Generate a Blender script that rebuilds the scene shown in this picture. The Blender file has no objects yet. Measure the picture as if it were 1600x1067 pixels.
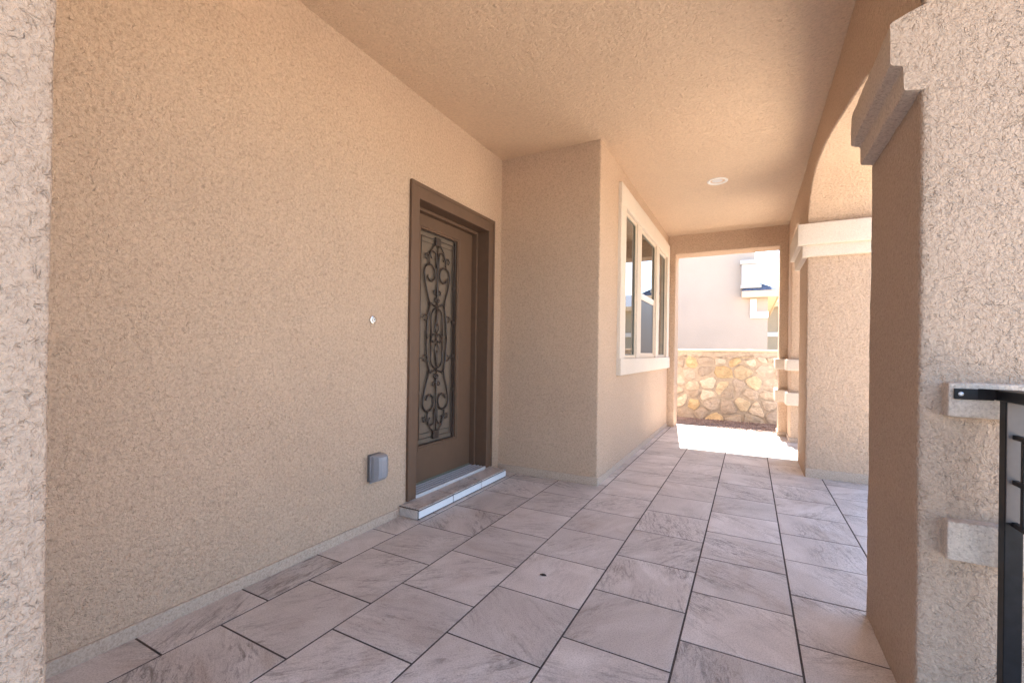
import bpy, bmesh, math, random
from mathutils import Vector, Matrix, noise
R = math.radians
random.seed(7)
scene = bpy.context.scene
COL = scene.collection

# ------------------------------------------------------------------ key dimensions (metres)
XA, XB, XC, XO = -2.043, -1.103, 0.45, 1.06      # recess wall, window wall, arcade inner and outer faces
HC = 2.861                                      # porch ceiling
YR, YE, YO = 3.59, 7.066, 7.40                  # return wall, end beam inner and outer faces
Y1, Y2 = 1.764, 2.41                            # near pillar
Y3, Y4 = 4.83, 5.51                             # middle pillar
Y5 = 6.62                                       # end pillar
TX0, TP, TQ = -1.841, 0.4033, 0.4               # tile grid

# ------------------------------------------------------------------ node helpers
def new_mat(name):
    m = bpy.data.materials.new(name); m.use_nodes = True
    nt = m.node_tree
    return m, nt, nt.nodes['Principled BSDF']
def N(nt, typ, **kw):
    n = nt.nodes.new(typ)
    for k, v in kw.items():
        if k.startswith('i_'):
            n.inputs[k[2:].replace('_', ' ')].default_value = v
        else:
            setattr(n, k, v)
    return n
def L(nt, a, b): nt.links.new(a, b)
def ramp(nt, fac, stops):
    r = N(nt, 'ShaderNodeValToRGB')
    el = r.color_ramp.elements
    while len(el) < len(stops): el.new(0.5)
    for e, (p, c) in zip(el, stops):
        e.position = p; e.color = (c[0], c[1], c[2], 1) if len(c) == 3 else c
    L(nt, fac, r.inputs[0]); return r.outputs[0]
def math_node(nt, op, a, b=None, c=None, clamp=False):
    n = N(nt, 'ShaderNodeMath', operation=op, use_clamp=clamp)
    for i, v in enumerate((a, b, c)):
        if v is None: continue
        if isinstance(v, (int, float)): n.inputs[i].default_value = v
        else: L(nt, v, n.inputs[i])
    return n.outputs[0]
def mixc(nt, fac, a, b, blend='MIX'):
    n = N(nt, 'ShaderNodeMix', data_type='RGBA', blend_type=blend)
    for s, v in ((n.inputs[0], fac), (n.inputs[6], a), (n.inputs[7], b)):
        if isinstance(v, (int, float)): s.default_value = v
        elif isinstance(v, tuple): s.default_value = (v[0], v[1], v[2], 1)
        else: L(nt, v, s)
    return n.outputs[2]
def noise_tex(nt, vec, scale, detail=3, rough=.55, dist=0.0):
    n = N(nt, 'ShaderNodeTexNoise', i_Scale=scale, i_Detail=detail, i_Roughness=rough, i_Distortion=dist)
    L(nt, vec, n.inputs['Vector']); return n.outputs['Fac']

def stucco(name, col, depth=.006, size=1.0, worm=1.0, fine=1.0, rough=.92, grain=.20):
    """Sprayed lace stucco: grains plus short worm-like troughs, with faint real blotches in the paint."""
    m, nt, b = new_mat(name)
    co = N(nt, 'ShaderNodeTexCoord').outputs['Object']
    big = noise_tex(nt, co, 1.3, 3)
    mid = noise_tex(nt, co, 26 / size, 3, .6)
    f1 = noise_tex(nt, co, 150 / size, 3, .6, .3)
    # the direction of the spray drifts over the wall, so the short troughs lean this way and that
    w = noise_tex(nt, co, 95 / size, 2, .5, .35)
    w2 = noise_tex(nt, co, 58 / size, 2, .5, .5)
    def trough(v, wdt):
        a = math_node(nt, 'ABSOLUTE', math_node(nt, 'SUBTRACT', v, .5))
        return math_node(nt, 'SUBTRACT', 1.0, math_node(nt, 'DIVIDE', a, wdt, clamp=True))
    mask = N(nt, 'ShaderNodeMapRange', i_From_Min=.50, i_From_Max=.66); L(nt, noise_tex(nt, co, 70 / size, 2), mask.inputs[0])
    t1 = trough(w, .09)
    t2 = math_node(nt, 'MULTIPLY', trough(w2, .05), mask.outputs[0])
    f2 = noise_tex(nt, co, 78 / size, 3, .68, .4)
    h = math_node(nt, 'MULTIPLY', f2, 1.15 * fine)
    h = math_node(nt, 'ADD', h, math_node(nt, 'MULTIPLY', f1, .35 * fine))
    h = math_node(nt, 'ADD', h, math_node(nt, 'MULTIPLY', mid, .6))
    h = math_node(nt, 'SUBTRACT', h, math_node(nt, 'MULTIPLY', t1, .10 * worm))
    h = math_node(nt, 'SUBTRACT', h, math_node(nt, 'MULTIPLY', t2, .30 * worm))
    patch = N(nt, 'ShaderNodeMapRange', i_From_Min=.35, i_From_Max=.65, i_To_Min=.84, i_To_Max=1.14); L(nt, noise_tex(nt, co, 2.6, 3, .6, .4), patch.inputs[0])
    h = math_node(nt, 'MULTIPLY', h, patch.outputs[0])
    bp = N(nt, 'ShaderNodeBump', i_Strength=1.0, i_Distance=depth); L(nt, h, bp.inputs['Height'])
    L(nt, bp.outputs[0], b.inputs['Normal'])
    d = tuple(c * .95 for c in col); l = tuple(min(1, c * 1.03) for c in col)
    c = ramp(nt, big, [(.3, d), (.7, l)])
    # sand speckle; its tone also stands in for the fine relief's shading
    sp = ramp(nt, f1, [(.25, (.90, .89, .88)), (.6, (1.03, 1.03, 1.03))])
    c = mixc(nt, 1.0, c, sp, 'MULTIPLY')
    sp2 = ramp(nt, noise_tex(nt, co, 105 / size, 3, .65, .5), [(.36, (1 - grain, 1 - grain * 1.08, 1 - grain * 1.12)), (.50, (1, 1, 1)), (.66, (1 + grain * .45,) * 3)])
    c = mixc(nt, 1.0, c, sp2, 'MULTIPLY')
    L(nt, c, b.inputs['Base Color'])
    b.inputs['Roughness'].default_value = rough; b.inputs['Specular IOR Level'].default_value = .15 if rough > .8 else .45
    return m

def paint(name, col, rough=.45, spec=.5, bump=0.0, scale=60, metal=0.0, var=.06):
    m, nt, b = new_mat(name)
    co = N(nt, 'ShaderNodeTexCoord').outputs['Object']
    n = noise_tex(nt, co, scale, 4)
    c = ramp(nt, n, [(.3, tuple(x * (1 - var) for x in col)), (.7, tuple(min(1, x * (1 + var)) for x in col))])
    L(nt, c, b.inputs['Base Color'])
    r = N(nt, 'ShaderNodeMapRange', i_To_Min=max(0, rough - .06), i_To_Max=min(1, rough + .08)); L(nt, n, r.inputs[0]); L(nt, r.outputs[0], b.inputs['Roughness'])
    b.inputs['Specular IOR Level'].default_value = spec; b.inputs['Metallic'].default_value = metal
    if bump:
        bp = N(nt, 'ShaderNodeBump', i_Strength=1.0, i_Distance=bump); L(nt, n, bp.inputs['Height']); L(nt, bp.outputs[0], b.inputs['Normal'])
    return m

WALL = (.592, .445, .330)
M = {}
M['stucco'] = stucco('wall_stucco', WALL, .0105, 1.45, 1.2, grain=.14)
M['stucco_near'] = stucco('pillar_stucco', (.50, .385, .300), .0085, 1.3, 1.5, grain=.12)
M['stucco_ceiling'] = stucco('ceiling_stucco', (.63, .472, .335), .0120, 2.0, 1.1, .45, .5, .08)  # same paint as the walls; warm bounce light is put into this colour
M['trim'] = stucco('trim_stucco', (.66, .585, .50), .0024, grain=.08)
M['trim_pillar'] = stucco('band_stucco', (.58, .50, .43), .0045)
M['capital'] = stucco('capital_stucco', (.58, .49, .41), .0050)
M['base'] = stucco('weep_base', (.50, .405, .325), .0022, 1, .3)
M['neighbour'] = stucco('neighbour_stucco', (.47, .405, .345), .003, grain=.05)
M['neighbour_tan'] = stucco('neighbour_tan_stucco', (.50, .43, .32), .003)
M['white'] = paint('white_paint', (.78, .76, .72), .5, .4)
M['chase'] = paint('chase_stucco', (.46, .45, .435), .8, .2, .003, 60)
M['sill_dark'] = paint('sill_groove', (.06, .06, .065), .5, .4)
M['front_sheet'] = paint('grey_front_sheet', (.14, .118, .108), .5, .4)
M['cream'] = paint('cream_paint', (.72, .55, .36), .5, .4)
M['roof'] = paint('dark_shingle', (.10, .12, .17), .8, .3, .01, 14, var=.4)
M['door_brown'] = paint('door_paint', (.135, .082, .053), .45, .3, .0004, 18)
M['frame_brown'] = paint('frame_paint', (.130, .080, .053), .48, .3, .0004, 18)
M['iron'] = paint('wrought_iron', (.045, .030, .023), .42, .5, .0006, 120, var=.4)
M['black'] = paint('rail_black', (.008, .008, .010), .40, .22, .0002, 40, var=.3)
M['steel'] = paint('zinc_screw', (.55, .55, .56), .3, .5, metal=1)
M['vinyl'] = paint('window_vinyl', (.66, .56, .45), .35, .5)
M['vinyl_dark'] = paint('window_seal', (.13, .14, .11), .4, .5)
M['alum'] = paint('threshold_aluminium', (.50, .51, .53), .40, .6)
M['grey_plastic'] = paint('grey_plastic', (.27, .28, .31), .36, .5, .0003, 90)
M['grey_dark'] = paint('grey_backplate', (.14, .14, .15), .5, .4)
M['chrome'] = paint('nickel', (.62, .59, .55), .22, .5, metal=1)
M['white_lamp'] = paint('lamp_white', (.80, .80, .79), .4, .4)
M['lens'] = paint('lamp_lens', (.62, .63, .64), .3, .5)
M['leaf'] = paint('dry_leaf', (.04, .03, .028), .8, .2)
M['grout'] = paint('grout', (.085, .072, .068), .9, .1, .001, 70, var=.25)

def glass_pane(name, col, rough, ior, bump=0.0, bscale=20):
    m, nt, b = new_mat(name)
    b.inputs['Base Color'].default_value = (*col, 1); b.inputs['Roughness'].default_value = rough; b.inputs['IOR'].default_value = ior
    if bump:
        co = N(nt, 'ShaderNodeTexCoord').outputs['Object']
        bp = N(nt, 'ShaderNodeBump', i_Strength=1.0, i_Distance=bump); L(nt, noise_tex(nt, co, bscale, 2), bp.inputs['Height']); L(nt, bp.outputs[0], b.inputs['Normal'])
    return m
M['window_glass'] = glass_pane('window_glass', (.020, .024, .020), .008, 2.1, .0004, 1.6)
M['screen'] = glass_pane('insect_screen', (.060, .064, .072), .45, 1.45)
M['door_glass'] = glass_pane('obscure_door_glass', (.165, .130, .100), .25, 1.5, .0015, 120)

def tile_mat(name, base, dark, light):
    """Slate-look porcelain: veins that run a different way on every tile (UVs turned per tile)."""
    m, nt, b = new_mat(name)
    uv = N(nt, 'ShaderNodeUVMap', uv_map='UVMap').outputs[0]
    def mp(sx, sy):
        n = N(nt, 'ShaderNodeMapping'); n.inputs['Scale'].default_value = (sx, sy, 1); L(nt, uv, n.inputs['Vector']); return n.outputs[0]
    att = N(nt, 'ShaderNodeAttribute', attribute_name='tint').outputs['Fac']
    cloud = noise_tex(nt, mp(3.2, 5.0), 1, 4, .6, .8)
    vein = noise_tex(nt, mp(5, 24), 1, 7, .72, 1.6)
    vein2 = noise_tex(nt, mp(30, 75), 1, 6, .8, 1.0)
    grit = noise_tex(nt, mp(160, 220), 1, 3, .7)
    c = ramp(nt, cloud, [(.28, tuple(x * .86 for x in base)), (.5, base), (.72, light)])
    zone = N(nt, 'ShaderNodeMapRange', i_From_Min=.40, i_From_Max=.62); L(nt, noise_tex(nt, mp(2.4, 3.6), 1, 2, .5, .5), zone.inputs[0])
    v = ramp(nt, vein, [(.36, (1, 1, 1)), (.50, (0, 0, 0))])
    own = N(nt, 'ShaderNodeMapRange', i_To_Min=.55, i_To_Max=1.4); L(nt, math_node(nt, 'FRACT', math_node(nt, 'MULTIPLY', att, 7.31)), own.inputs[0])
    zone_own = math_node(nt, 'MULTIPLY', zone.outputs[0], own.outputs[0], clamp=True)
    v = math_node(nt, 'MULTIPLY', v, zone_own)
    v2 = math_node(nt, 'MULTIPLY', ramp(nt, vein2, [(.36, (1, 1, 1)), (.50, (0, 0, 0))]), zone_own)
    c = mixc(nt, math_node(nt, 'MULTIPLY', v, .78), c, dark)
    c = mixc(nt, math_node(nt, 'MULTIPLY', v2, .75), c, dark)
    rust = math_node(nt, 'MULTIPLY', ramp(nt, noise_tex(nt, mp(2.2, 4.5), 1, 4, .6, 1.0), [(.54, (0, 0, 0)), (.72, (1, 1, 1))]), .35)
    c = mixc(nt, rust, c, (.34, .25, .19))
    c = mixc(nt, 1.0, c, ramp(nt, grit, [(.32, (.70, .68, .67)), (.55, (1.06, 1.06, 1.06))]), 'MULTIPLY')
    tint = N(nt, 'ShaderNodeMapRange', i_To_Min=.88, i_To_Max=1.06); L(nt, att, tint.inputs[0])
    c = mixc(nt, 1.0, c, tint.outputs[0], 'MULTIPLY')
    L(nt, c, b.inputs['Base Color'])
    h = math_node(nt, 'SUBTRACT', math_node(nt, 'MULTIPLY', grit, .25), math_node(nt, 'ADD', math_node(nt, 'MULTIPLY', v, .6), math_node(nt, 'MULTIPLY', v2, .5)))
    h = math_node(nt, 'ADD', h, math_node(nt, 'MULTIPLY', cloud, .8))
    bp = N(nt, 'ShaderNodeBump', i_Strength=1.0, i_Distance=.0016); L(nt, h, bp.inputs['Height']); L(nt, bp.outputs[0], b.inputs['Normal'])
    rr = N(nt, 'ShaderNodeMapRange', i_To_Min=.36, i_To_Max=.58); L(nt, cloud, rr.inputs[0]); L(nt, rr.outputs[0], b.inputs['Roughness'])
    b.inputs['Specular IOR Level'].default_value = .45
    return m
M['tile'] = tile_mat('slate_tile', (.60, .548, .512), (.165, .14, .125), (.70, .655, .62))
M['riser'] = paint('sky_tinted_glaze', (.78, .82, .86), .18, .6, var=.03)  # glaze whose base colour holds the pale blue sky reflection

def ground_mat(name, c1, c2, scale, bump):
    m, nt, b = new_mat(name)
    co = N(nt, 'ShaderNodeTexCoord').outputs['Object']
    vo = N(nt, 'ShaderNodeTexVoronoi', i_Scale=scale); L(nt, co, vo.inputs['Vector'])
    big = noise_tex(nt, co, .8, 4)
    c = mixc(nt, vo.outputs['Color'], c1, c2)
    c = mixc(nt, 1.0, c, ramp(nt, big, [(.3, (.85, .85, .85)), (.7, (1.08, 1.08, 1.08))]), 'MULTIPLY')
    L(nt, c, b.inputs['Base Color']); b.inputs['Roughness'].default_value = .95
    bp = N(nt, 'ShaderNodeBump', i_Strength=1.0, i_Distance=bump); L(nt, vo.outputs['Distance'], bp.inputs['Height']); L(nt, bp.outputs[0], b.inputs['Normal'])
    return m
M['ground'] = ground_mat('desert_gravel', (.64, .50, .36), (.52, .40, .28), 35, .02)
M['pebble'] = ground_mat('pebbles', (.21, .145, .12), (.40, .31, .27), 18, .002)
M['concrete'] = paint('concrete', (.70, .60, .48), .9, .2, .002, 30, var=.08)

M['dim_ground'] = paint('dim_ground', (.24, .23, .215), .9, .3, .004, 60, var=.3)  # for the unseen ground added to cut bounce light
def stone_mat():
    m, nt, b = new_mat('rubble_stone')
    co = N(nt, 'ShaderNodeTexCoord').outputs['Object']
    tint = N(nt, 'ShaderNodeAttribute', attribute_name='stone').outputs['Color']
    n = noise_tex(nt, co, 14, 5, .6, .6); f = noise_tex(nt, co, 60, 4, .6)
    st = N(nt, 'ShaderNodeMapping'); st.inputs['Scale'].default_value = (3, 3, 22); L(nt, co, st.inputs['Vector'])
    ly = noise_tex(nt, st.outputs[0], 1.5, 4, .6, .8)
    c = mixc(nt, 1.0, tint, ramp(nt, n, [(.3, (.78, .74, .70)), (.7, (1.14, 1.12, 1.08))]), 'MULTIPLY')
    c = mixc(nt, math_node(nt, 'MULTIPLY', ramp(nt, ly, [(.56, (0, 0, 0)), (.68, (1, 1, 1))]), .35), c, (.34, .24, .15))
    L(nt, c, b.inputs['Base Color']); b.inputs['Roughness'].default_value = .9
    h = math_node(nt, 'ADD', math_node(nt, 'MULTIPLY', n, .7), math_node(nt, 'ADD', math_node(nt, 'MULTIPLY', f, .3), math_node(nt, 'MULTIPLY', ly, .4)))
    bp = N(nt, 'ShaderNodeBump', i_Strength=1.0, i_Distance=.03); L(nt, h, bp.inputs['Height']); L(nt, bp.outputs[0], b.inputs['Normal'])
    return m
M['stone'] = stone_mat()
M['mortar'] = paint('mortar', (.50, .445, .385), .95, .1, .012, 25, var=.14)

# ------------------------------------------------------------------ object helpers
def tag(o, label=None, cat=None, group=None, kind=None):
    for k, v in (('label', label), ('category', cat), ('group', group), ('kind', kind)):
        if v: o[k] = v
    return o
def thing(name, loc, label, cat, group=None):
    o = bpy.data.objects.new(name, None); COL.objects.link(o); o.location = loc; o.empty_display_size = .1
    return tag(o, label, cat, group)
def world_loc(o):
    v = Vector(o.location)
    while o.parent: o = o.parent; v += o.location
    return v
class MB:
    """Collects shapes in world coordinates, then links them as one mesh object."""
    def __init__(s): s.v = []; s.f = []; s.mi = []; s.sm = []
    def add(s, vs, fs, mi=0, smooth=False):
        k = len(s.v); s.v += [tuple(p) for p in vs]
        for f in fs: s.f.append([i + k for i in f]); s.mi.append(mi); s.sm.append(smooth)
    def box(s, x0, x1, y0, y1, z0, z1, mi=0, bev=0.0):
        if bev:
            bm = bmesh.new(); bmesh.ops.create_cube(bm, size=1)
            for v in bm.verts: v.co = Vector(((x0 + x1) / 2 + v.co.x * (x1 - x0), (y0 + y1) / 2 + v.co.y * (y1 - y0), (z0 + z1) / 2 + v.co.z * (z1 - z0)))
            bmesh.ops.bevel(bm, geom=bm.edges[:], offset=bev, segments=2, affect='EDGES', profile=.5)
            bm.verts.index_update(); s.add([v.co.copy() for v in bm.verts], [[v.index for v in f.verts] for f in bm.faces], mi); bm.free(); return
        vs = [(x, y, z) for x in (x0, x1) for y in (y0, y1) for z in (z0, z1)]
        s.add(vs, [(0, 1, 3, 2), (4, 6, 7, 5), (0, 4, 5, 1), (2, 3, 7, 6), (0, 2, 6, 4), (1, 5, 7, 3)], mi)
    def tube(s, pts, r, seg=6, mi=0, closed=False, rads=None):
        pts = [Vector(p) for p in pts]; n = len(pts); vs = []; fs = []
        up = Vector((0, 0, 1)); prev = None
        for i, p in enumerate(pts):
            a = pts[i - 1] if (i or closed) else p; b_ = pts[(i + 1) % n] if (i < n - 1 or closed) else p
            t = (b_ - a).normalized()
            if prev is None:
                u = t.cross(up)
                if u.length < .1: u = t.cross(Vector((1, 0, 0)))
            else: u = prev - t * prev.dot(t)
            u.normalize(); prev = u; w = t.cross(u)
            rr = rads[i] if rads else r
            for k in range(seg):
                an = 2 * math.pi * k / seg; vs.append(p + (u * math.cos(an) + w * math.sin(an)) * rr)
        for i in range(n if closed else n - 1):
            j = (i + 1) % n
            for k in range(seg): fs.append((i * seg + k, i * seg + (k + 1) % seg, j * seg + (k + 1) % seg, j * seg + k))
        if not closed: fs.append(tuple(range(seg))[::-1]); fs.append(tuple((n - 1) * seg + k for k in range(seg)))
        s.add(vs, fs, mi, True)
    def lathe(s, c, axis, prof, seg=32, mi=0):
        """prof: (distance along axis, radius) pairs."""
        ax = Vector(axis).normalized(); u = ax.orthogonal().normalized(); w = ax.cross(u); c = Vector(c); vs = []; fs = []
        for (d, r) in prof:
            for k in range(seg):
                an = 2 * math.pi * k / seg; vs.append(c + ax * d + (u * math.cos(an) + w * math.sin(an)) * r)
        for i in range(len(prof) - 1):
            for k in range(seg): fs.append((i * seg + k, i * seg + (k + 1) % seg, (i + 1) * seg + (k + 1) % seg, (i + 1) * seg + k))
        fs.append(tuple(range(seg))[::-1]); fs.append(tuple((len(prof) - 1) * seg + k for k in range(seg)))
        s.add(vs, fs, mi, False)
    def build(s, name, mats, parent=None, label=None, smooth_angle=None):
        me = bpy.data.meshes.new(name); o = bpy.data.objects.new(name, me); COL.objects.link(o)
        off = Vector((0, 0, 0))
        if parent is not None: o.parent = parent; off = world_loc(parent)
        elif s.v:
            n = len(s.v); off = Vector((sum(p[0] for p in s.v) / n, sum(p[1] for p in s.v) / n, min(p[2] for p in s.v))); o.location = off
        me.from_pydata([(p[0] - off.x, p[1] - off.y, p[2] - off.z) for p in s.v], [], s.f)
        for m in (mats if isinstance(mats, (list, tuple)) else [mats]): me.materials.append(m)
        me.polygons.foreach_set('material_index', s.mi); me.polygons.foreach_set('use_smooth', s.sm)
        bm = bmesh.new(); bm.from_mesh(me); bmesh.ops.recalc_face_normals(bm, faces=bm.faces[:]); bm.to_mesh(me); bm.free()
        me.update()
        if label: o['label'] = label
        return o

def axis_samples(a, b, r, step, extra=()):
    s = [a, a + r * .12, a + r * .4, a + r]
    cuts = sorted({a + r, b - r, *[e for e in extra if a + r < e < b - r]})
    for p, q in zip(cuts, cuts[1:]):
        n = max(1, round((q - p) / step)); s += [p + (q - p) * i / n for i in range(1, n + 1)]
    s += [b - r * .4, b - r * .12, b]
    out = []
    for v in s:
        if not out or v - out[-1] > 1e-5: out.append(v)
    return out

def stucco_box(mb, x0, x1, y0, y1, z0, z1, r=.012, step=.06, amp=.0015, mi=0, hole=None, edge_amp=None):
    """A box with rounded, slightly uneven edges like hand-finished stucco.
    hole = (face, u0, u1, z0, z1, depth): an opening of that depth in face '+x'."""
    ex_y, ex_z = [], []
    if hole: ex_y = [hole[1], hole[2]]; ex_z = [hole[3], hole[4]]
    if hole and isinstance(hole[0], list): pass
    xs, ys, zs = axis_samples(x0, x1, r, step), axis_samples(y0, y1, r, step, ex_y), axis_samples(z0, z1, r, step, ex_z)
    lo = Vector((x0 + r, y0 + r, z0 + r)); hi = Vector((x1 - r, y1 - r, z1 - r))
    verts = {}; vs = []; fs = []
    def vid(x, y, z):
        k = (round(x, 5), round(y, 5), round(z, 5))
        if k in verts: return verts[k]
        p = Vector((x, y, z)); c = Vector((min(max(x, lo.x), hi.x), min(max(y, lo.y), hi.y), min(max(z, lo.z), hi.z)))
        n = p - c
        if n.length > 1e-9: n.normalize(); p = c + n * r
        d = (noise.noise(p * 4.0) * .9 + noise.noise(p * 11.0) * .6 + noise.noise(p * 37.0) * .5) * amp
        p = p + n * d
        verts[k] = len(vs); vs.append(p); return verts[k]
    def face(A, B, f, skip=None):
        for i in range(len(A) - 1):
            for j in range(len(B) - 1):
                if skip and skip((A[i] + A[i + 1]) / 2, (B[j] + B[j + 1]) / 2): continue
                fs.append([vid(*f(A[i], B[j])), vid(*f(A[i + 1], B[j])), vid(*f(A[i + 1], B[j + 1])), vid(*f(A[i], B[j + 1]))])
    sk = None
    if hole: sk = lambda y, z: hole[1] < y < hole[2] and hole[3] < z < hole[4]
    face(ys, zs, lambda a, b: (x1, a, b), sk)
    face(ys, zs, lambda a, b: (x0, a, b)) if not hole else None
    face(xs, zs, lambda a, b: (a, y0, b)); face(xs, zs, lambda a, b: (a, y1, b))
    face(xs, ys, lambda a, b: (a, b, z0)); face(xs, ys, lambda a, b: (a, b, z1))
    mb.add(vs, fs, mi, True)
    if hole:
        _, a, b, c, d, dep = hole
        q = [(x1, a, c), (x1, b, c), (x1, b, d), (x1, a, d)]; q2 = [(x1 - dep, y, z) for _, y, z in q]
        mb.add(q + q2, [(0, 1, 5, 4), (1, 2, 6, 5), (2, 3, 7, 6), (3, 0, 4, 7), (4, 5, 6, 7)], mi, False)

def quick(name, mat, parent, *args, label=None, **kw):
    mb = MB(); stucco_box(mb, *args, **kw); return mb.build(name, mat, parent, label)

# ------------------------------------------------------------------ the house
house = thing('house', (-2.0, 3.0, 0), 'tan stucco house with a deep tiled porch, arcade, brown front door and tall window', 'house')

DY0, DY1, DZ1 = 2.335, 3.440, 2.252               # outer edges of the door frame
quick('entry_wall', M['stucco'], house, -3.2, XA, .15, YR + .2, -.3, 3.0, step=.07, amp=.0022,
      hole=('+x', DY0 + .02, DY1 - .02, .05, DZ1 - .02, .36))
# the window bay stands forward of the entry wall
WY0, WY1, WZ0, WZ1 = 4.15, 6.985, .885, 2.70
quick('window_wall', M['stucco'], house, -3.2, XB, YR, YO - .003, -.3, 3.0, r=.014, step=.06, amp=.0022,
      hole=('+x', WY0 + .10, WY1 - .10, WZ0 + .08, WZ1 - .10, .14))
quick('side_wall', M['stucco_near'], house, -3.2, XB, -1.3, .318, -.3, 3.0, r=.012, step=.035, amp=.0028)
quick('ceiling', M['stucco_ceiling'], house, -3.4, XO + .05, -1.25, YO - .006, HC, 3.06, step=.12, amp=.0022)
mb = MB(); mb.box(-9, XO + .02, -1.2, YO - .02, 3.06, 3.12); mb.box(-9, -3.2, -1.25, YO - .05, -.3, 3.06); mb.build('roof_deck', M['stucco'], house)

# end beam and its left jamb
quick('end_beam', M['stucco'], house, XB - .02, .46, YE, YO, 2.585, 2.95, r=.012, step=.05, amp=.002)
quick('end_jamb', M['stucco'], house, XB - .02, -.998, YE, YO - .005, -.2, 2.62, r=.012, step=.05, amp=.002)

# weep bases: a thin plaster foot under each wall
def base_strip(mb, x0, x1, y0, y1, h):
    stucco_box(mb, x0, x1, y0, y1, -.05, h, r=.005, step=.08, amp=.0012)
mb = MB()
base_strip(mb, XA - .05, XA + .011, .30, 2.275, .052)
base_strip(mb, XA + .0, XB + .009, YR - .011, YR + .05, .066)
base_strip(mb, XB - .05, XB + .0085, YR - .005, YE + .01, .058)
mb.build('wall_base', M['base'], house)

# arcade pillars
def pillar(name_mat, y0, y1, step, amp, x1=XO, bh=.07):
    o = quick('pillar', name_mat, house, XC, x1, y0, y1, -.3, 2.95, r=.014, step=step, amp=amp)
    return o
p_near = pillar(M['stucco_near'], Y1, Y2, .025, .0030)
p_mid = pillar(M['stucco'], Y3, Y4, .045, .0026)
p_end = pillar(M['stucco'], Y5, YO - .004, .05, .0022)
# slim pilaster of the end opening
quick('pilaster', M['stucco'], house, .348, XC + .03, YE + .004, YO - .008, -.2, 2.60, r=.012, step=.05, amp=.002)

# spandrels with their arches
def spandrel(prof, step_mat, amp=.002, off=.0018):
    """prof: (y, z) along the arch edge; the wall above it runs up into the ceiling."""
    mb = MB(); top = 2.95
    n = len(prof)
    rows = 6
    def jit(p): return (noise.noise(Vector(p) * 4) + .6 * noise.noise(Vector(p) * 13)) * amp
    vi, vo = [], []; XC = globals()['XC'] - off
    for (y, z) in prof:
        ci = [(XC + .012, y, z), (XC + .0035, y, z + .0035), (XC, y, z + .012)] + [(XC, y, z + .012 + (top - z - .012) * k / rows) for k in range(1, rows + 1)]
        ci = [(x + jit((x, y, zz)), y, zz + jit((y, zz, x))) for x, y, zz in ci]
        co = [(XO, y, z), (XO, y, top)]
        vi.append(ci); vo.append(co)
    m = len(vi[0]); vs = [p for c in vi for p in c]; fs = []
    for i in range(n - 1):
        for k in range(m - 1): fs.append((i * m + k, (i + 1) * m + k, (i + 1) * m + k + 1, i * m + k + 1))
    mb.add(vs, fs, 0, True)
    # soffit in strips across the wall
    xs = [XC + .012 + (XO - XC - .012) * k / 8 for k in range(9)]
    vs = []
    for i, (y, z) in enumerate(prof):
        for k, x in enumerate(xs):
            vs.append(vi[i][0] if k == 0 else (x, y, z + (jit((x, y, z)) if 0 < k < 8 else 0)))
    fs = [(i * 9 + k, (i + 1) * 9 + k, (i + 1) * 9 + k + 1, i * 9 + k + 1) for i in range(n - 1) for k in range(8)]
    mb.add(vs, fs, 0, True)
    vs = [p for c in vo for p in c]; fs = [(2 * i, 2 * i + 2, 2 * i + 3, 2 * i + 1) for i in range(n - 1)]
    mb.add(vs, fs, 0, False)
    return mb.build('arch', step_mat, house)
def smooth_curve(pts, n=48):
    """Catmull-Rom through the points."""
    out = []; P = [pts[0]] + pts + [pts[-1]]
    for i in range(1, len(P) - 2):
        for k in range(8):
            t = k / 8; a, b, c, d = [Vector(P[j]) for j in (i - 1, i, i + 1, i + 2)]
            out.append(tuple(.5 * ((2 * b) + (c - a) * t + (2 * a - 5 * b + 4 * c - d) * t * t + (3 * b - a - 3 * c + d) * t ** 3)))
    out.append(tuple(pts[-1])); return out
spandrel([(Y1 + .006 + k * .04, 2.15) for k in range(16)] + smooth_curve([(Y2 - .035, 2.28), (2.46, 2.335), (2.574, 2.372), (2.96, 2.447), (3.50, 2.547), (3.9, 2.597), (4.25, 2.607), (4.48, 2.575), (4.64, 2.505), (4.76, 2.395), (4.805, 2.33), (Y3 + .014, 2.275)]), M['stucco'], .0015, .0040)
def round_arch(y0, y1, spring, rise):
    return [(y0 + (y1 - y0) * (1 - math.cos(math.pi * k / 24)) / 2, spring + rise * math.sin(math.pi * k / 24)) for k in range(25)]
spandrel(round_arch(Y4 - .014, Y5 + .014, 2.28, .30), M['stucco'])
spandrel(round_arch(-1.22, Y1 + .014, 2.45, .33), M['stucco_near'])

# capitals
def capital_stack(parent, y0, y1):
    mb = MB()
    stucco_box(mb, XC - .045, XO + .045, y0 - .045, y1 + .045, 1.985, 2.10, r=.008, step=.05, amp=.002)
    stucco_box(mb, XC - .085, XO + .085, y0 - .085, y1 + .085, 2.085, 2.275, r=.010, step=.05, amp=.002)
    return mb.build('capital', M['trim'], parent, 'pale two-step stucco capital')
capital_stack(p_mid, Y3, Y4)
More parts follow.
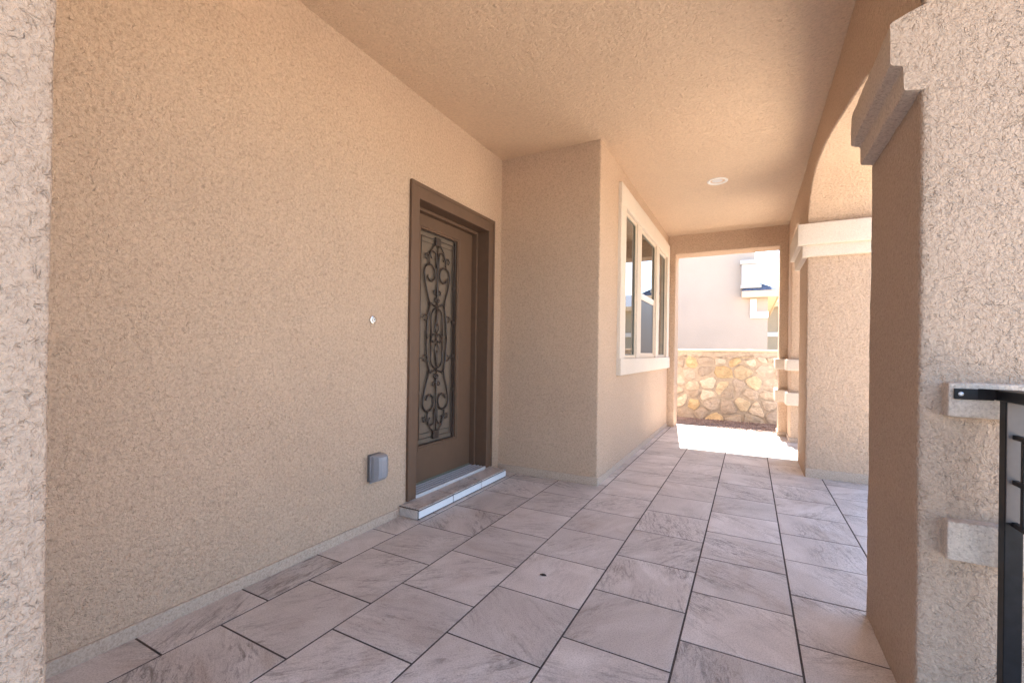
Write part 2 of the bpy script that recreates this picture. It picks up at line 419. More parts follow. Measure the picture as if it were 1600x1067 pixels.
# near pillar: the capital is flush with the pillar's front and runs along its inner side
mb = MB()
prof = [(XC + .03, 2.172), (XC, 2.160), (.412, 2.148), (.378, 2.132), (.372, 2.124), (.372, 2.06), (.372, 2.004), (.376, 1.997), (.400, 1.990), (.406, 1.984), (.406, 1.95), (.406, 1.918), (.410, 1.911), (XC, 1.905), (XC + .03, 1.902)]
yy = [Y1 - .0018 + (2.372 - Y1) * k / 24 for k in range(25)]
vs = []
for y in yy:
    for (x, z) in prof:
        p = Vector((x, y, z)); j = noise.noise(p * 14) * .003 + noise.noise(p * 40) * .002
        vs.append((x + j, y, z + noise.noise(p * 14 + Vector((9, 0, 0))) * .003))
n = len(prof); fs = [(i * n + k, (i + 1) * n + k, (i + 1) * n + k + 1, i * n + k + 1) for i in range(24) for k in range(n - 1)]
mb.add(vs, fs, 0, True)
mb.add(vs[:n], [tuple(range(n))], 1); mb.add(vs[-n:], [tuple(range(n))], 0)
mb.build('capital', [M['capital'], M['stucco_near']], p_near, 'two-step stucco capital running along the inner side of its pillar')

# bands
def bands(parent, mat, boxes):
    for bx in boxes:
        mb = MB()
        for b in bx: stucco_box(mb, *b, r=.007, step=.03, amp=.0028)
        mb.build('band', mat, parent)
bands(p_near, M['trim_pillar'], [[(.502, XO + .045, Y1 - .045, Y1 + .05, .930, 1.028)], [(.504, XO + .045, Y1 - .045, Y1 + .05, .522, .632)]])
bands(p_end, M['trim'], [[(.303, XC + .02, YE - .05, YO + .04, a, b), (XC - .045, XO + .04, Y5 - .05, YO + .038, a + .001, b - .001)] for a, b in ((.905, 1.045), (.468, .630))])
mb = MB(); base_strip(mb, XC + .004, XO + .010, Y3 - .010, Y4 + .008, .082); mb.build('base', M['base'], p_mid)
mb = MB(); base_strip(mb, XC - .010, XO + .010, Y5 - .012, YO + .008, .06); base_strip(mb, .336, XC, YE - .010, YO + .006, .06); mb.build('base', M['base'], p_end)

# ------------------------------------------------------------------ front door (parts of the house)
door = bpy.data.objects.new('front_door', None); COL.objects.link(door); door.parent = house; door.location = Vector((XA, 2.88, .08)) - house.location
door['label'] = 'brown front door with a tall scrollwork glass panel'
FX = XA + .014                                    # face of the frame
mb = MB()
fw = .088
LZ = .075
def frame_piece(y0, y1, z0, z1):
    mb.box(XA - .30, FX, y0, y1, z0, z1, bev=.004)
frame_piece(DY0, DY0 + fw, LZ, DZ1); frame_piece(DY1 - fw, DY1, LZ, DZ1); frame_piece(DY0 + fw - .002, DY1 - fw + .002, DZ1 - .105, DZ1 - .001)
# raised outer bead
for (a, b, c, d) in ((DY0 - .004, DY0 + .022, LZ, DZ1 + .004), (DY1 - .022, DY1 + .004, LZ, DZ1 + .004), (DY0 + .020, DY1 - .020, DZ1 - .022, DZ1 + .0035)):
    mb.box(XA - .01, FX + .007, a, b, c, d, bev=.003)
# stops behind the frame face
mb.box(XA - .30, XA - .10, DY1 - fw - .022, DY1 - fw + .003, LZ, DZ1 - .10, bev=.003)
mb.box(XA - .30, XA - .10, DY0 + fw - .003, DY0 + fw + .022, LZ, DZ1 - .10, bev=.003)
mb.box(XA - .30, XA - .10, DY0 + fw + .02, DY1 - fw - .02, DZ1 - .127, DZ1 - .102, bev=.003)
mb.build('frame', M['frame_brown'], door)
PX = XA - .150                                    # door leaf face
LY0, LY1, LZ0, LZ1 = DY0 + fw + .012, DY1 - fw - .012, .098, DZ1 - .112
GY0, GY1, GZ0, GZ1 = 2.628, 3.108, .372, 2.018    # glass
mb = MB(); t = .045
mb.box(PX - t, PX, LY0, GY0 - .028, LZ0, LZ1, bev=.002); mb.box(PX - t, PX, GY1 + .028, LY1, LZ0, LZ1, bev=.002)
mb.box(PX - t, PX, GY0 - .029, GY1 + .029, LZ0, GZ0 - .028, bev=.002); mb.box(PX - t, PX, GY0 - .029, GY1 + .029, GZ1 + .028, LZ1, bev=.002)
leaf = mb.build('leaf', M['door_brown'], door)
mb = MB()
def ring(y0, y1, z0, z1, w, xa, xb, bev=.004):
    mb.box(xa, xb, y0, y0 + w, z0, z1, bev=bev); mb.box(xa, xb, y1 - w, y1, z0, z1, bev=bev)
    mb.box(xa, xb, y0 + w - .001, y1 - w + .001, z0, z0 + w, bev=bev); mb.box(xa, xb, y0 + w - .001, y1 - w + .001, z1 - w, z1, bev=bev)
ring(GY0 - .030, GY1 + .030, GZ0 - .030, GZ1 + .030, .020, PX - .03, PX + .010)
ring(GY0 - .012, GY1 + .012, GZ0 - .012, GZ1 + .012, .014, PX - .03, PX + .004, .003)
mb.build('glazing_bead', M['door_brown'], door)
GX = PX - .036
mb = MB(); mb.box(GX - .006, GX, GY0 - .01, GY1 + .01, GZ0 - .01, GZ1 + .01); mb.build('glass', M['door_glass'], door)
# scrolled iron grille
mb = MB(); IX = GX + .016
cy, cz = (GY0 + GY1) / 2, (GZ0 + GZ1) / 2
def P(u, v): return (IX, cy + u, cz + v)
def scroll(pts, r=.0052): mb.tube([P(*q) for q in pts], r * 1.25, 6)
def arc(cu, cv, r, a0, a1, n=14, r2=None):
    r2 = r if r2 is None else r2
    return [(cu + (r + (r2 - r) * k / n) * math.cos(R(a0 + (a1 - a0) * k / n)), cv + (r + (r2 - r) * k / n) * math.sin(R(a0 + (a1 - a0) * k / n))) for k in range(n + 1)]
hw, hh = (GY1 - GY0) / 2, (GZ1 - GZ0) / 2
def rect(w, h, r): mb.tube([P(-w, -h), P(w, -h), P(w, h), P(-w, h)], r, 4, closed=True)
rect(hw - .004, hh - .004, .011); rect(hw - .030, hh - .045, .007); rect(hw - .030, hh - .085, .0045)
for sv in (1, -1):
    for su in (1, -1):
        S = lambda pts: [(su * a, sv * b) for a, b in pts]
        # long lyre line from the centre ring up to the big scroll and in over its top
        scroll(S([(.092, .26), (.115, .33), (.140, .40), (.160, .47)] + arc(.092, .505, .072, 0, 250, 18, .062)[0:] + [(.060, .448), (.075, .445)][:0]), .0062)
        scroll(S(arc(.092, .505, .062, 250, 330, 8, .034)), .0062)
        # small scrolls above
        scroll(S([(.012, .56), (.020, .63)] + arc(.060, .650, .042, 190, -60, 14, .026)), .0050)
        scroll(S([(.105, .575), (.108, .62), (.095, .67), (.06, .715), (.03, .742)]), .0050)
        scroll(S([(.105, .60)] + arc(.135, .630, .027, 200, -80, 12, .017)), .0046)
        # side scrolls off the lens
        scroll(S([(.205, .155), (.165, .155)]), .004)
        scroll(S(arc(.140, .155, .028, 20, 320, 14, .020)), .0046)
        # outer lens and inner oval
        scroll(S([(.092, .26), (.108, .20), (.122, .12), (.127, .05), (.127, 0)]), .0066)
        scroll(S([(.072, 0), (.072, .15)] + arc(0, .165, .072, 12, 90, 8)), .0056)
        scroll(S([(.092, .255), (.078, .275), (.045, .262), (.0, .252)]), .006)
        # quatrefoil at the heart and the leaf stems
        scroll(S(arc(.034, .0, .032, 180, 0, 10)), .005)
        scroll(S([(.0, .038), (.018, .062), (.026, .085), (.012, .12), (0, .20)]), .0048)
        # barbs on the stem
        scroll(S([(.0, .350), (.03, .347)] + arc(.030, .365, .018, -90, 120, 8, .012)), .0046)
        scroll(S([(.0, .285), (.022, .292), (.026, .305), (.0, .325)]), .006)
    mb.tube([P(0, sv * .25), P(0, sv * .36), P(0, sv * .47), P(0, sv * .60), P(0, sv * .745)], .006, 6, rads=[.005, .011, .0065, .008, .005])
    mb.tube([P(0, sv * .10), P(0, sv * .13), P(0, sv * .17), P(0, sv * .25)], .006, 6, rads=[.004, .010, .012, .004])
    mb.box(IX - .009, IX + .009, cy - .034, cy + .034, min(cz + sv * .735, cz + sv * .80), max(cz + sv * .735, cz + sv * .80), bev=.004)
for sv in (-.42, -.14, .14, .42):
    for su in (1, -1): mb.box(IX - .007, IX + .007, min(cy + su * (hw - .004), cy + su * (hw - .032)), max(cy + su * (hw - .004), cy + su * (hw - .032)), cz + sv - .012, cz + sv + .012, bev=.003)
mb.build('iron_grille', M['iron'], door)
# ribbed sill
mb = MB()
mb.box(PX - .06, XA + .010, DY0 + fw + .001, DY1 - fw - .001, .060, .083, bev=.002, mi=1)
mb.box(XA - .006, XA + .0115, DY0 + fw + .002, DY1 - fw - .002, .062, .0925, bev=.002)
for k in range(4):
    x = PX + .010 + k * .034; mb.box(x, x + .018, DY0 + fw + .003, DY1 - fw - .003, .086, .0925, bev=.0015)
mb.build('threshold', [M['alum'], M['sill_dark']], door)
mb = MB(); mb.box(PX - .02, PX + .006, LY0 + .002, LY1 - .002, .090, .104, bev=.002); mb.build('door_sweep', M['vinyl_dark'], door)
mb = MB()
mb.lathe((XA - .135, DY1 - fw + .001, 1.52), (0, -1, 0), [(0, .014), (.004, .013), (.005, .004)], 12)
mb.build('bell_contact', M['chrome'], door)

# ------------------------------------------------------------------ window (part of the house)
win = bpy.data.objects.new('window', None); COL.objects.link(win); win.parent = house; win.location = Vector((XB, 5.55, WZ0)) - house.location
win['label'] = 'tall three-part window with a cream surround'
units = [(4.345, 4.905, False), (5.100, 6.000, True), (6.200, 6.790, False)]
OZ0, OZ1 = 1.045, 2.500
mb = MB(); T0, T1 = XB - .13, XB + .034
stucco_box(mb, T0, T1, WY0, WY1, OZ1, WZ1, r=.007, step=.06, amp=.0015)
stucco_box(mb, T0, T1 + .012, WY0 - .006, WY1 + .006, WZ0, OZ0, r=.008, step=.06, amp=.0015)
stucco_box(mb, T0, T1 - .002, WY0 + .0005, units[0][0], OZ0 - .01, OZ1 + .01, r=.007, step=.06, amp=.0015)
for (a, b) in ((units[0][1], units[1][0]), (units[1][1], units[2][0]), (units[2][1], WY1 - .0005)):
    stucco_box(mb, T0, T1 - .002 - (.012 if b < 6.5 else 0), a, b, OZ0 - .01, OZ1 + .01, r=.006, step=.06, amp=.0015)
mb.build('surround', M['trim'], win)
for (a, b, hung) in units:
    mb = MB(); X0, X1 = XB - .070, XB + .004
    def vr(y0, y1, z0, z1, w, xa, xb): ring(y0, y1, z0, z1, w, xa, xb, .003)
    ring(a, b, OZ0, OZ1, .030, X0, X1, .003)
    if hung: mb.box(X0 + .01, X1 - .006, a + .028, b - .028, 1.735, 1.785, bev=.003); ring(a + .028, b - .028, OZ0 + .028, 1.74, .026, X0 + .01, X1 - .008, .003)
    mb.build('sash', M['vinyl'], win)
    mb = MB(); ring(a + .028, b - .028, OZ0 + .028, OZ1 - .028, .012, X0 + .02, X1 - .010, .002); mb.build('gasket', M['vinyl_dark'], win)
    mb = MB(); gx = X1 - .016
    mb.box(gx - .008, gx, a + .03, b - .03, 1.78 if hung else OZ0 + .03, OZ1 - .03); mb.build('pane', M['window_glass'], win)
    if hung:
        mb = MB(); mb.box(gx - .008, gx, a + .05, b - .05, OZ0 + .05, 1.736); mb.build('insect_screen', M['screen'], win)

# ------------------------------------------------------------------ doorstep, a row of cut tiles on a plinth
SX1, SZ = -1.873, .070
step = thing('doorstep', (-1.95, 2.85, 0), 'low tiled doorstep with pale front edge below the brown door', 'step')
mb = MB(); mb.box(XA - .02, SX1 - .007, 2.272, 3.432, -.01, SZ - .004); mb.build('plinth', M['grout'], step)
def uv_tile(o, seed):
    me = o.data; rnd = random.Random(seed); uvl = me.uv_layers.new(name='UVMap'); at = me.attributes.new('tint', 'FLOAT', 'FACE')
    a = rnd.uniform(0, 6.28); ox, oy = rnd.uniform(0, 50), rnd.uniform(0, 50)
    for p in me.polygons:
        at.data[p.index].value = .5
        for li in p.loop_indices:
            c = me.vertices[me.loops[li].vertex_index].co; x, y = c.y + c.x * .7, c.z + c.x
            uvl.data[li].uv = (ox + x * math.cos(a) - y * math.sin(a), oy + x * math.sin(a) + y * math.cos(a))
js = [2.266, 2.650, 3.032, 3.436]
for i in range(3):
    mb = MB(); mb.box(XA - .01, SX1 - .001, js[i] + .006, js[i + 1] - .006, SZ - .007, SZ, bev=.0015); uv_tile(mb.build('tread_tile', M['tile'], step), 11 + i)
    mb = MB(); mb.box(SX1 - .010, SX1, js[i] + .006, js[i + 1] - .006, .010, SZ - .015, bev=.001); uv_tile(mb.build('riser_tile', M['riser'], step), 21 + i)
mb = MB(); mb.box(XA - .01, SX1 - .013, 2.264, 2.274, .004, SZ - .0115, bev=.001); uv_tile(mb.build('end_tile', M['tile'], step), 31)

# ------------------------------------------------------------------ small fittings
bell = thing('doorbell', (XA, 2.009, 1.279), 'small round metal doorbell button beside the front door', 'doorbell')
mb = MB(); mb.lathe((XA - .004, 2.009, 1.279), (1, 0, 0), [(0, .026), (.010, .026), (.014, .023), (.015, .017), (.011, .0155)]); mb.build('rosette', M['chrome'], bell)
mb = MB(); mb.lathe((XA + .004, 2.009, 1.279), (1, 0, 0), [(0, .0135), (.010, .013), (.012, .010)], 24); mb.build('button', M['white_lamp'], bell)
mb = MB(); mb.lathe((XA + .0155, 2.012, 1.281), (1, 0, 0), [(0, .005), (.002, .0045)], 12); mb.build('lamp_dot', M['grey_dark'], bell)

outlet = thing('outlet_cover', (XA, 2.045, .37), 'grey plastic weatherproof outlet cover low on the wall beside the door', 'outlet')
mb = MB(); mb.box(XA - .004, XA + .022, 1.985, 2.085, .292, .458, bev=.005); mb.build('back_box', M['grey_dark'], outlet)
mb = MB()
prof = [(.0, .0), (.0, .030), (.012, .058), (.030, .066), (.072, .066), (.092, .055), (.100, .030), (.100, .0)]
# bubble lid: a box with rounded shoulders that narrows towards its foot
vs = []; zsec = [(.296, .35), (.304, .72), (.322, .94), (.352, 1.0), (.425, 1.0), (.446, .92), (.455, .62), (.457, .30)]
for z, k in zsec:
    for y, x in prof: vs.append((XA + .022 + x * k + .002, 1.985 + y * (.9 + .1 * k) + .002, z))
n = len(prof); fs = [(i * n + k, i * n + k + 1, (i + 1) * n + k + 1, (i + 1) * n + k) for i in range(len(zsec) - 1) for k in range(n - 1)]
fs += [tuple(range(n)), tuple((len(zsec) - 1) * n + k for k in range(n))]
mb.add(vs, fs, 0, False); mb.build('lid', M['grey_plastic'], outlet)
mb = MB(); mb.box(XA + .022, XA + .030, 1.980, 2.090, .288, .296, bev=.002); mb.tube([(XA + .028, 1.982, .31), (XA + .028, 1.982, .45)], .005, 8); mb.build('hinge', M['grey_plastic'], outlet)

lamp = thing('ceiling_downlight', (-.312, 4.985, HC), 'round white recessed downlight in the porch ceiling', 'ceiling light')
mb = MB(); mb.lathe((-.312, 4.985, HC + .012), (0, 0, -1), [(0, .098), (.016, .098), (.021, .092), (.022, .080), (.012, .068), (.006, .064)], 40); mb.build('trim_ring', M['white_lamp'], lamp)
mb = MB(); mb.lathe((-.312, 4.985, HC + .008), (0, 0, -1), [(0, .063), (.005, .062), (.009, .045), (.011, .02)], 32); mb.build('lens', M['lens'], lamp)

mb = MB()
lv = []
for k in range(9):
    a = 2 * math.pi * k / 9; rr = (.013 + .007 * (k % 3 == 0)); lv.append((-.889 + rr * 1.1 * math.cos(a), 2.022 + rr * .75 * math.sin(a), .0015 + .004 * math.sin(a * 2)))
mb.add(lv + [(-.889, 2.022, .009)], [(k, (k + 1) % 9, 9) for k in range(9)] + [tuple(range(9))[::-1]])
tag(mb.build('dry_leaf', M['leaf']), 'tiny dark scrap of dry leaf lying on a porch tile', 'leaf')

# ------------------------------------------------------------------ railing
rail = thing('railing', (.616, .4, 0), 'black metal railing bolted to the near pillar', 'railing')
RX = .616
mb = MB()
mb.box(RX - .018, RX + .018, 1.655, 1.690, .002, .986, bev=.002)
po = mb.build('post', M['black'], rail)
mb = MB(); mb.box(RX - .0165, RX + .0185, 1.6515, 1.6545, .668, .983, bev=.001); mb.build('front_sheet', M['front_sheet'], po, 'greyish flat sheet on the front of the railing post')  # added thin sheet makes the post's upper front a paler grey
mb = MB(); mb.box(RX - .018, RX + .018, -1.0, -.965, .002, .986, bev=.002); mb.build('post', M['black'], rail)
mb = MB(); mb.box(RX - .024, RX + .024, -1.03, 1.700, .984, 1.014, bev=.003); mb.build('top_rail', M['black'], rail)
mb = MB()
mb.box(.513, RX - .02, Y1 - .0535, Y1 - .0475, .982, 1.012, bev=.0015)
vs = []
for (x, y) in ((.562, Y1 - .0535), (.575, Y1 - .062), (RX - .026, 1.690), (RX - .022, 1.672)):
    vs += [(x, y, .986), (x, y, 1.0135)]
vs2 = [(x + .008, y + .006, z) for x, y, z in vs]
mb.add(vs + vs2, [(0, 1, 3, 2), (2, 3, 5, 4), (4, 5, 7, 6), (8, 10, 11, 9), (10, 12, 13, 11), (12, 14, 15, 13), (1, 9, 11, 3), (3, 11, 13, 5), (5, 13, 15, 7), (0, 2, 10, 8), (2, 4, 12, 10), (4, 6, 14, 12), (0, 8, 9, 1), (6, 7, 15, 14)])
br = mb.build('bracket', M['black'], rail)
mb = MB(); mb.lathe((.527, Y1 - .0535, .997), (0, -1, 0), [(0, .0062), (.002, .006), (.0035, .003)], 16); mb.build('screw', M['steel'], br)
mb = MB()
for z in (.893, .775, .665, .10): mb.box(RX - .006, RX + .006, -.967, 1.657, z - .006, z + .006, bev=.001)
mb.build('infill_rail', M['black'], rail)
for k in range(22):
    y = 1.604 - k * .115
    mb = MB()
    if k % 2 == 0: mb.box(RX - .0065, RX + .0065, y - .0065, y + .0065, .665, .893, bev=.001)
    else: mb.box(RX - .0065, RX + .0065, y - .0065, y + .0065, .10, .985, bev=.001)
    mb.build('picket', M['black'], rail)

# ------------------------------------------------------------------ porch floor: every tile modelled, in one sheet
mb = MB(); tint = []; uvs = []
XF1, YF0, YF1 = 1.42, -2.3, 7.44
rnd = random.Random(3)
for i in range(-2, 9):
    off = (.0263 if i % 2 else .2290) - .0 
    xa, xb = TX0 + i * TP, TX0 + (i + 1) * TP
    for j in range(-7, 20):
        ya, yb = off + j * TQ, off + (j + 1) * TQ
        a, b, c, d = max(xa + .0040, -2.4), min(xb - .0040, XF1), max(ya + .0040, YF0), min(yb - .0040, YF1)
        if b - a < .01 or d - c < .01: continue
        e = .0008; z = rnd.uniform(-.0003, .0003); tl = [rnd.uniform(-.0004, .0004) for _ in range(4)]
        vs = [(a, c, -.006), (b, c, -.006), (b, d, -.006), (a, d, -.006), (a, c, -e + z), (b, c, -e + z), (b, d, -e + z), (a, d, -e + z),
              (a + e, c + e, z + tl[0]), (b - e, c + e, z + tl[1]), (b - e, d - e, z + tl[2]), (a + e, d - e, z + tl[3])]
        fs = [(0, 1, 5, 4), (1, 2, 6, 5), (2, 3, 7, 6), (3, 0, 4, 7), (4, 5, 9, 8), (5, 6, 10, 9), (6, 7, 11, 10), (7, 4, 8, 11), (8, 9, 10, 11)]
        an = rnd.choice([.35, .75, -.3, 2.2, 2.7, 1.4]) + rnd.uniform(-.25, .25); ox, oy, tv = rnd.uniform(0, 90), rnd.uniform(0, 90), rnd.random()
        mb.add(vs, fs)
        for f in fs:
            tint.append(tv)
            for q in f:
                x, y = vs[q][0] - xa, vs[q][1] - ya; uvs.append((ox + x * math.cos(an) - y * math.sin(an), oy + x * math.sin(an) + y * math.cos(an)))
gb = len(mb.f)
mb.box(-2.4, XF1 - .002, YF0 + .002, YF1 - .002, -.20, -.0016, mi=1)
o = mb.build('porch_floor', [M['tile'], M['grout']])
me = o.data; uvl = me.uv_layers.new(name='UVMap'); at = me.attributes.new('tint', 'FLOAT', 'FACE')
# normals were recalculated, so look the corner up again by position
k = 0
for p in me.polygons:
    if p.index < gb: at.data[p.index].value = tint[p.index]
start = []
s = 0
for f in mb.f[:gb]: start.append(s); s += len(f)
for p in me.polygons:
    if p.index >= gb: continue
    f = mb.f[p.index]
    look = {v: uvs[start[p.index] + q] for q, v in enumerate(f)}
    for li in p.loop_indices: uvl.data[li].uv = look[me.loops[li].vertex_index]
tag(o, 'porch floor of square slate-look tiles laid half a tile offset', 'floor', kind='structure')

# ------------------------------------------------------------------ ground outside
mb = MB(); S = 400; g = 40
mb.add([(-S, -S, -.045), (S, -S, -.045), (S, S, -.045), (-S, S, -.045)], [(0, 1, 2, 3)])
tag(mb.build('ground', M['ground']), 'sunlit tan desert gravel around the house', 'ground', kind='structure')
mb = MB(); mb.box(1.6, 4.2, -1.2, 8.0, -.2, -.012, bev=.01); tag(mb.build('front_walk', M['concrete']), 'unseen concrete walk beside the porch, kept pale to bounce light', 'path', kind='structure')  # unseen; extent and pale tone set to bounce light onto the ceiling
SY0 = 8.235
mb = MB(); mb.box(-6, 30, -40, -1.24, -.2, -.020, bev=.01); tag(mb.build('unseen_dark_ground', M['dim_ground']), 'unseen grey ground added behind the porch to dim bounce light', 'unseen ground', kind='structure')  # added unseen ground; its dark tone holds down bounce on the pillars
# pebbles along the foot of the stone wall
mb = MB(); rnd = random.Random(5)
ico = bmesh.new(); bmesh.ops.create_icosphere(ico, subdivisions=1, radius=1); ico.verts.index_update()
iv = [v.co.copy() for v in ico.verts]; itf = [[v.index for v in f.verts] for f in ico.faces]; ico.free()
for k in range(9000):
    x = rnd.uniform(-1.9, 1.3); ya = 7.43 - max(0, x + .9) * .17; y = rnd.uniform(ya, 8.22); r = rnd.uniform(.006, .015)
    if y < YF1 + .01 and rnd.random() < .45: continue
    m3 = Matrix.Rotation(rnd.uniform(0, 6.28), 3, 'Z') @ Matrix.Diagonal((1, rnd.uniform(.6, 1), rnd.uniform(.5, .8)))
    c = Vector((x, y, (.004 if y < YF1 + .01 else -.006) + rnd.uniform(.000, .010)))
    mb.add([c + (m3 @ v) * r * rnd.uniform(.85, 1.15) for v in iv], itf, 0, False)
mb.box(-1.95, 1.38, YF1 + .002, SY0, -.04, -.004); tag(mb.build('gravel', M['pebble']), 'strip of reddish brown pebbles at the foot of the stone wall', 'gravel', kind='stuff')

# ------------------------------------------------------------------ rubble stone wall
stone_wall = thing('stone_wall', (-.3, 8.2, -.05), 'rubble stone garden wall with pale mortar beyond the porch end', 'wall')
SY, STOP = 8.22, 1.155
mb = MB(); stucco_box(mb, -6.0, 3.6, SY, SY + .32, -.3, STOP, r=.02, step=.11, amp=.010); 
mb.build('core', M['mortar'], stone_wall)
rnd = random.Random(21)
seeds = []
row = 0; z = -.02
while z < STOP - .02:
    hgt = rnd.uniform(.14, .25); x = -2.2 + rnd.uniform(-.1, .1)
    while x < 1.6:
        w = rnd.uniform(.13, .36); seeds.append(Vector((x + w / 2 + rnd.uniform(-.02, .02), z + hgt / 2 + rnd.uniform(-.07, .07)))); x += w
    z += hgt
palette = [(.62, .56, .48), (.54, .48, .42), (.68, .61, .52), (.54, .48, .43), (.68, .59, .45), (.70, .57, .37), (.72, .66, .58), (.52, .47, .43), (.60, .54, .48), (.64, .57, .49), (.57, .51, .46), (.60, .55, .49)]
mb = MB(); scol = []
for i, s0 in enumerate(seeds):
    poly = [Vector((s0.x + a, s0.y + b)) for a, b in ((-.3, -.3), (.3, -.3), (.3, .3), (-.3, .3))]
    for j, t0 in enumerate(seeds):                 # clip to the Voronoi cell of this stone
        if i == j or (t0 - s0).length > .62: continue
        nrm = (t0 - s0).normalized(); mid = (s0 + t0) / 2 - nrm * rnd.uniform(.004, .030)
        out = []
        for a, b in zip(poly, poly[1:] + poly[:1]):
            da, db = (a - mid).dot(nrm), (b - mid).dot(nrm)
            if da <= 0: out.append(a)
            if da * db < 0: out.append(a + (b - a) * (da / (da - db)))
        poly = out
        if len(poly) < 3: break
    if len(poly) < 3: continue
    poly = [Vector((p.x, min(max(p.y, -.045), STOP - .10 + .05 * noise.noise(Vector((p.x * 6, 0, 3)))))) for p in poly]
    # finer, rounded and irregular outline
    for _ in range(2):
        q = []
        for a, b in zip(poly, poly[1:] + poly[:1]): q += [a * .84 + b * .16, a * .16 + b * .84]
        poly = q
    poly = [p + Vector((noise.noise(Vector((p.x * 17, p.y * 17, i))), noise.noise(Vector((p.y * 17, p.x * 17, i + 5))))) * .016 for p in poly]
    c = sum(poly, Vector((0, 0))) / len(poly)
    dep = rnd.uniform(.014, .034); n = len(poly); vs = []; tx, tz = rnd.uniform(-.12, .12), rnd.uniform(-.12, .12)
    for k, (sc, d) in enumerate(((1.0, -.02), (.985, dep * .45), (.92, dep * .85), (.6, dep), (.25, dep * 1.05))):
        for p in poly:
            q = c + (p - c) * sc; dd = d + (noise.noise(Vector((q.x * 9, q.y * 9, i * 3.1))) * .012 + (q.x - c.x) * tx + (q.y - c.y) * tz if k > 1 else 0)
            vs.append((q.x, SY - dd, q.y))
    fs = [(k * n + a, k * n + (a + 1) % n, (k + 1) * n + (a + 1) % n, (k + 1) * n + a) for k in range(4) for a in range(n)] + [tuple(4 * n + a for a in range(n))]
    mb.add(vs, fs, 0, False)
    col = rnd.choice(palette); kk = rnd.uniform(.80, 1.16); scol += [(col[0] * kk, col[1] * kk, col[2] * kk, 1)] * len(fs)
o = mb.build('stone_face', M['stone'], stone_wall)
at = o.data.attributes.new('stone', 'FLOAT_COLOR', 'FACE')
for k, c in enumerate(scol): at.data[k].color = c
mb = MB(); stucco_box(mb, -6.02, 3.62, SY - .022, SY + .34, STOP - .015, STOP + .022, r=.012, step=.10, amp=.006); mb.build('coping', M['concrete'], stone_wall)

# ------------------------------------------------------------------ neighbouring houses
nb = thing('house', (-3, 13, 0), 'mauve grey two-storey stucco house behind the stone wall', 'house')
NY = 13.0
mb = MB(); mb.box(-9, .09, NY, NY + 9, -.3, 5.9); mb.box(.088, .385, NY + .002, NY + 9, -.3, 2.62); mb.build('wall', M['neighbour'], nb)
mb = MB()
# skirt roof: slopes up from the eaves to the upper wall
vs = [(-.20, NY - .30, 2.70), (.635, NY - .30, 2.70), (.635, NY + 9, 2.70), (.09, NY + .02, 2.98), (.09, NY + 9, 2.98), (-.20, NY + .02, 2.84)]
mb.add(vs, [(0, 1, 3, 5), (1, 2, 4, 3)]); mb.build('roof', M['roof'], nb)
mb = MB(); mb.box(-.20, .635, NY - .30, NY - .27, 2.535, 2.697, bev=.004); mb.box(.605, .634, NY - .268, NY + 9, 2.535, 2.696, bev=.004)
mb.box(-.20, .604, NY - .269, NY - .001, 2.56, 2.58); mb.box(.386, .604, NY + .003, NY + 9, 2.56, 2.58); mb.build('eave', M['cream'], nb)
mb = MB(); mb.box(-.215, .215, NY - .24, NY - .002, 2.80, 3.385, bev=.01); mb.box(-.245, .135, NY - .28, NY - .003, 3.385, 3.49, bev=.012); mb.box(-.235, .235, NY - .26, NY - .004, 2.775, 2.86, bev=.008); mb.build('vent_chase', M['chase'], nb)
wn = bpy.data.objects.new('window', None); COL.objects.link(wn); wn.parent = nb; wn.location = Vector((.2, NY, 2.1)) - nb.location
mb = MB(); mb.box(-.012, .135, NY - .05, NY - .001, 2.19, 2.52, bev=.006); mb.box(-.012, .40, NY - .055, NY - .0015, 2.03, 2.195, bev=.006); mb.build('surround', M['white'], wn)
mb = MB(); mb.box(.130, .384, NY - .012, NY + .01, 2.19, 2.53); mb.build('panel', M['neighbour'], wn)

nc = thing('house', (3, 21, 0), 'pale tan single-storey house farther off past the mauve house', 'house')
mb = MB(); mb.box(.45, 9, 21, 29, -.3, 3.05); mb.build('wall', M['neighbour_tan'], nc)
mb = MB(); mb.box(.40, 9.05, 20.94, 20.998, 1.83, 2.02, bev=.01); mb.box(1.02, 1.16, 20.93, 20.997, 2.02, 2.75, bev=.01); mb.build('trim', M['white'], nc)
mb = MB(); mb.box(.1, 9.4, 20.6, 20.66, 3.02, 3.22, bev=.01); mb.box(.1, 9.4, 20.661, 20.999, 3.05, 3.07); mb.build('eave', M['cream'], nc)
mb = MB(); mb.add([(.1, 20.58, 3.22), (9.4, 20.58, 3.22), (9.4, 25, 4.3), (.1, 25, 4.3)], [(0, 1, 2, 3)]); mb.build('roof', M['roof'], nc)

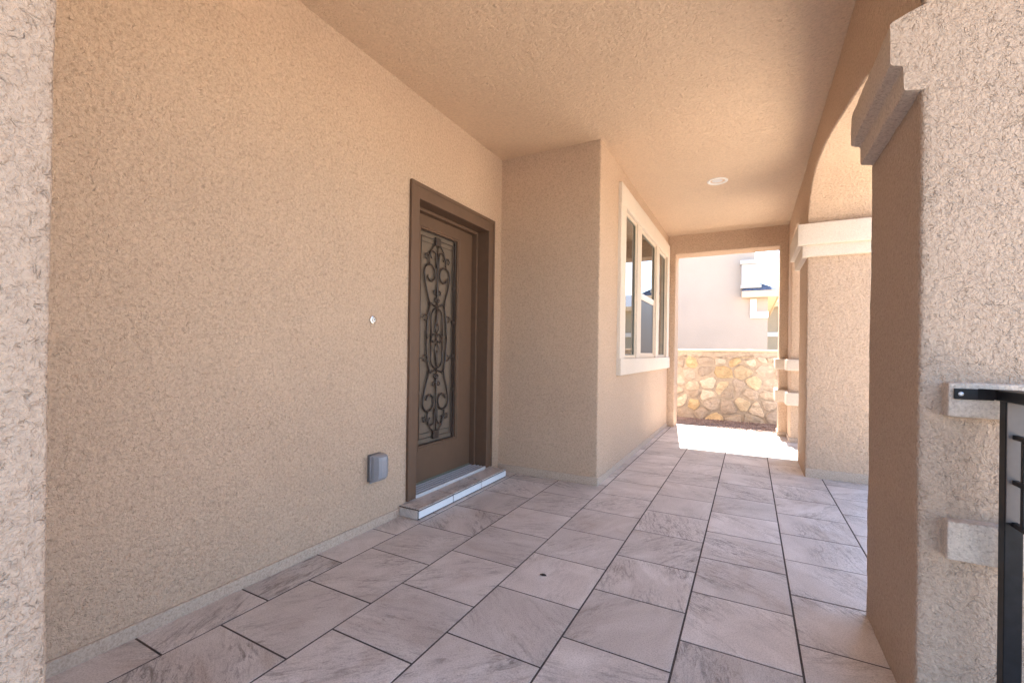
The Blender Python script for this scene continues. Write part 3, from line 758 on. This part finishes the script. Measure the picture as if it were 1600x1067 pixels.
# ------------------------------------------------------------------ light
EL, AZ = R(54), math.atan2(-.156, .988)           # azimuth measured from +Y towards +X
sun_dir = Vector((math.sin(AZ) * math.cos(EL), math.cos(AZ) * math.cos(EL), math.sin(EL)))
sd = bpy.data.lights.new('sun', 'SUN'); sd.energy = 4.8; sd.angle = R(.5); sd.color = (1, .94, .86)
so = bpy.data.objects.new('sun', sd); COL.objects.link(so); so.location = (0, 0, 20); so.rotation_euler = (-sun_dir).to_track_quat('-Z', 'Y').to_euler()
w = bpy.data.worlds.new('World'); scene.world = w; w.use_nodes = True
nt = w.node_tree; bg = nt.nodes['Background']
sky = nt.nodes.new('ShaderNodeTexSky'); sky.sky_type = 'NISHITA'; sky.sun_disc = False
sky.sun_elevation = EL; sky.sun_rotation = AZ; sky.air_density = 1.0; sky.dust_density = 2.2; sky.ozone_density = 1.0; sky.altitude = 1100
nt.links.new(sky.outputs[0], bg.inputs[0]); bg.inputs[1].default_value = .12

# ------------------------------------------------------------------ camera (level, 15.7 mm on full frame)
F_PX, YAW, PITCH, ROLL, SY_PX = 697.54, .48981, .00187, .01389, 13.84
f = Vector((-math.sin(YAW) * math.cos(PITCH), math.cos(YAW) * math.cos(PITCH), math.sin(PITCH)))
r0 = Vector((math.cos(YAW), math.sin(YAW), 0)); u0 = r0.cross(f)
r = r0 * math.cos(ROLL) + u0 * math.sin(ROLL); u = -r0 * math.sin(ROLL) + u0 * math.cos(ROLL)
cd = bpy.data.cameras.new('camera'); cd.sensor_width = 36; cd.lens = 36 * F_PX / 1600; cd.shift_y = SY_PX / 1600; cd.clip_end = 2000; cd.clip_start = .02
co = bpy.data.objects.new('camera', cd); COL.objects.link(co)
co.matrix_world = Matrix(((r.x, u.x, -f.x, 0), (r.y, u.y, -f.y, 0), (r.z, u.z, -f.z, 1.1), (0, 0, 0, 1)))
scene.camera = co

# ------------------------------------------------------------------ render settings
scene.view_settings.view_transform = 'Standard'; scene.view_settings.look = 'None'; scene.view_settings.gamma = 1
scene.view_settings.exposure = 2.78
c = scene.cycles
c.max_bounces = 14; c.diffuse_bounces = 10; c.glossy_bounces = 5; c.caustics_reflective = False; c.caustics_refractive = False
c.sample_clamp_indirect = 8; c.use_denoising = True; c.denoising_prefilter = 'NONE'
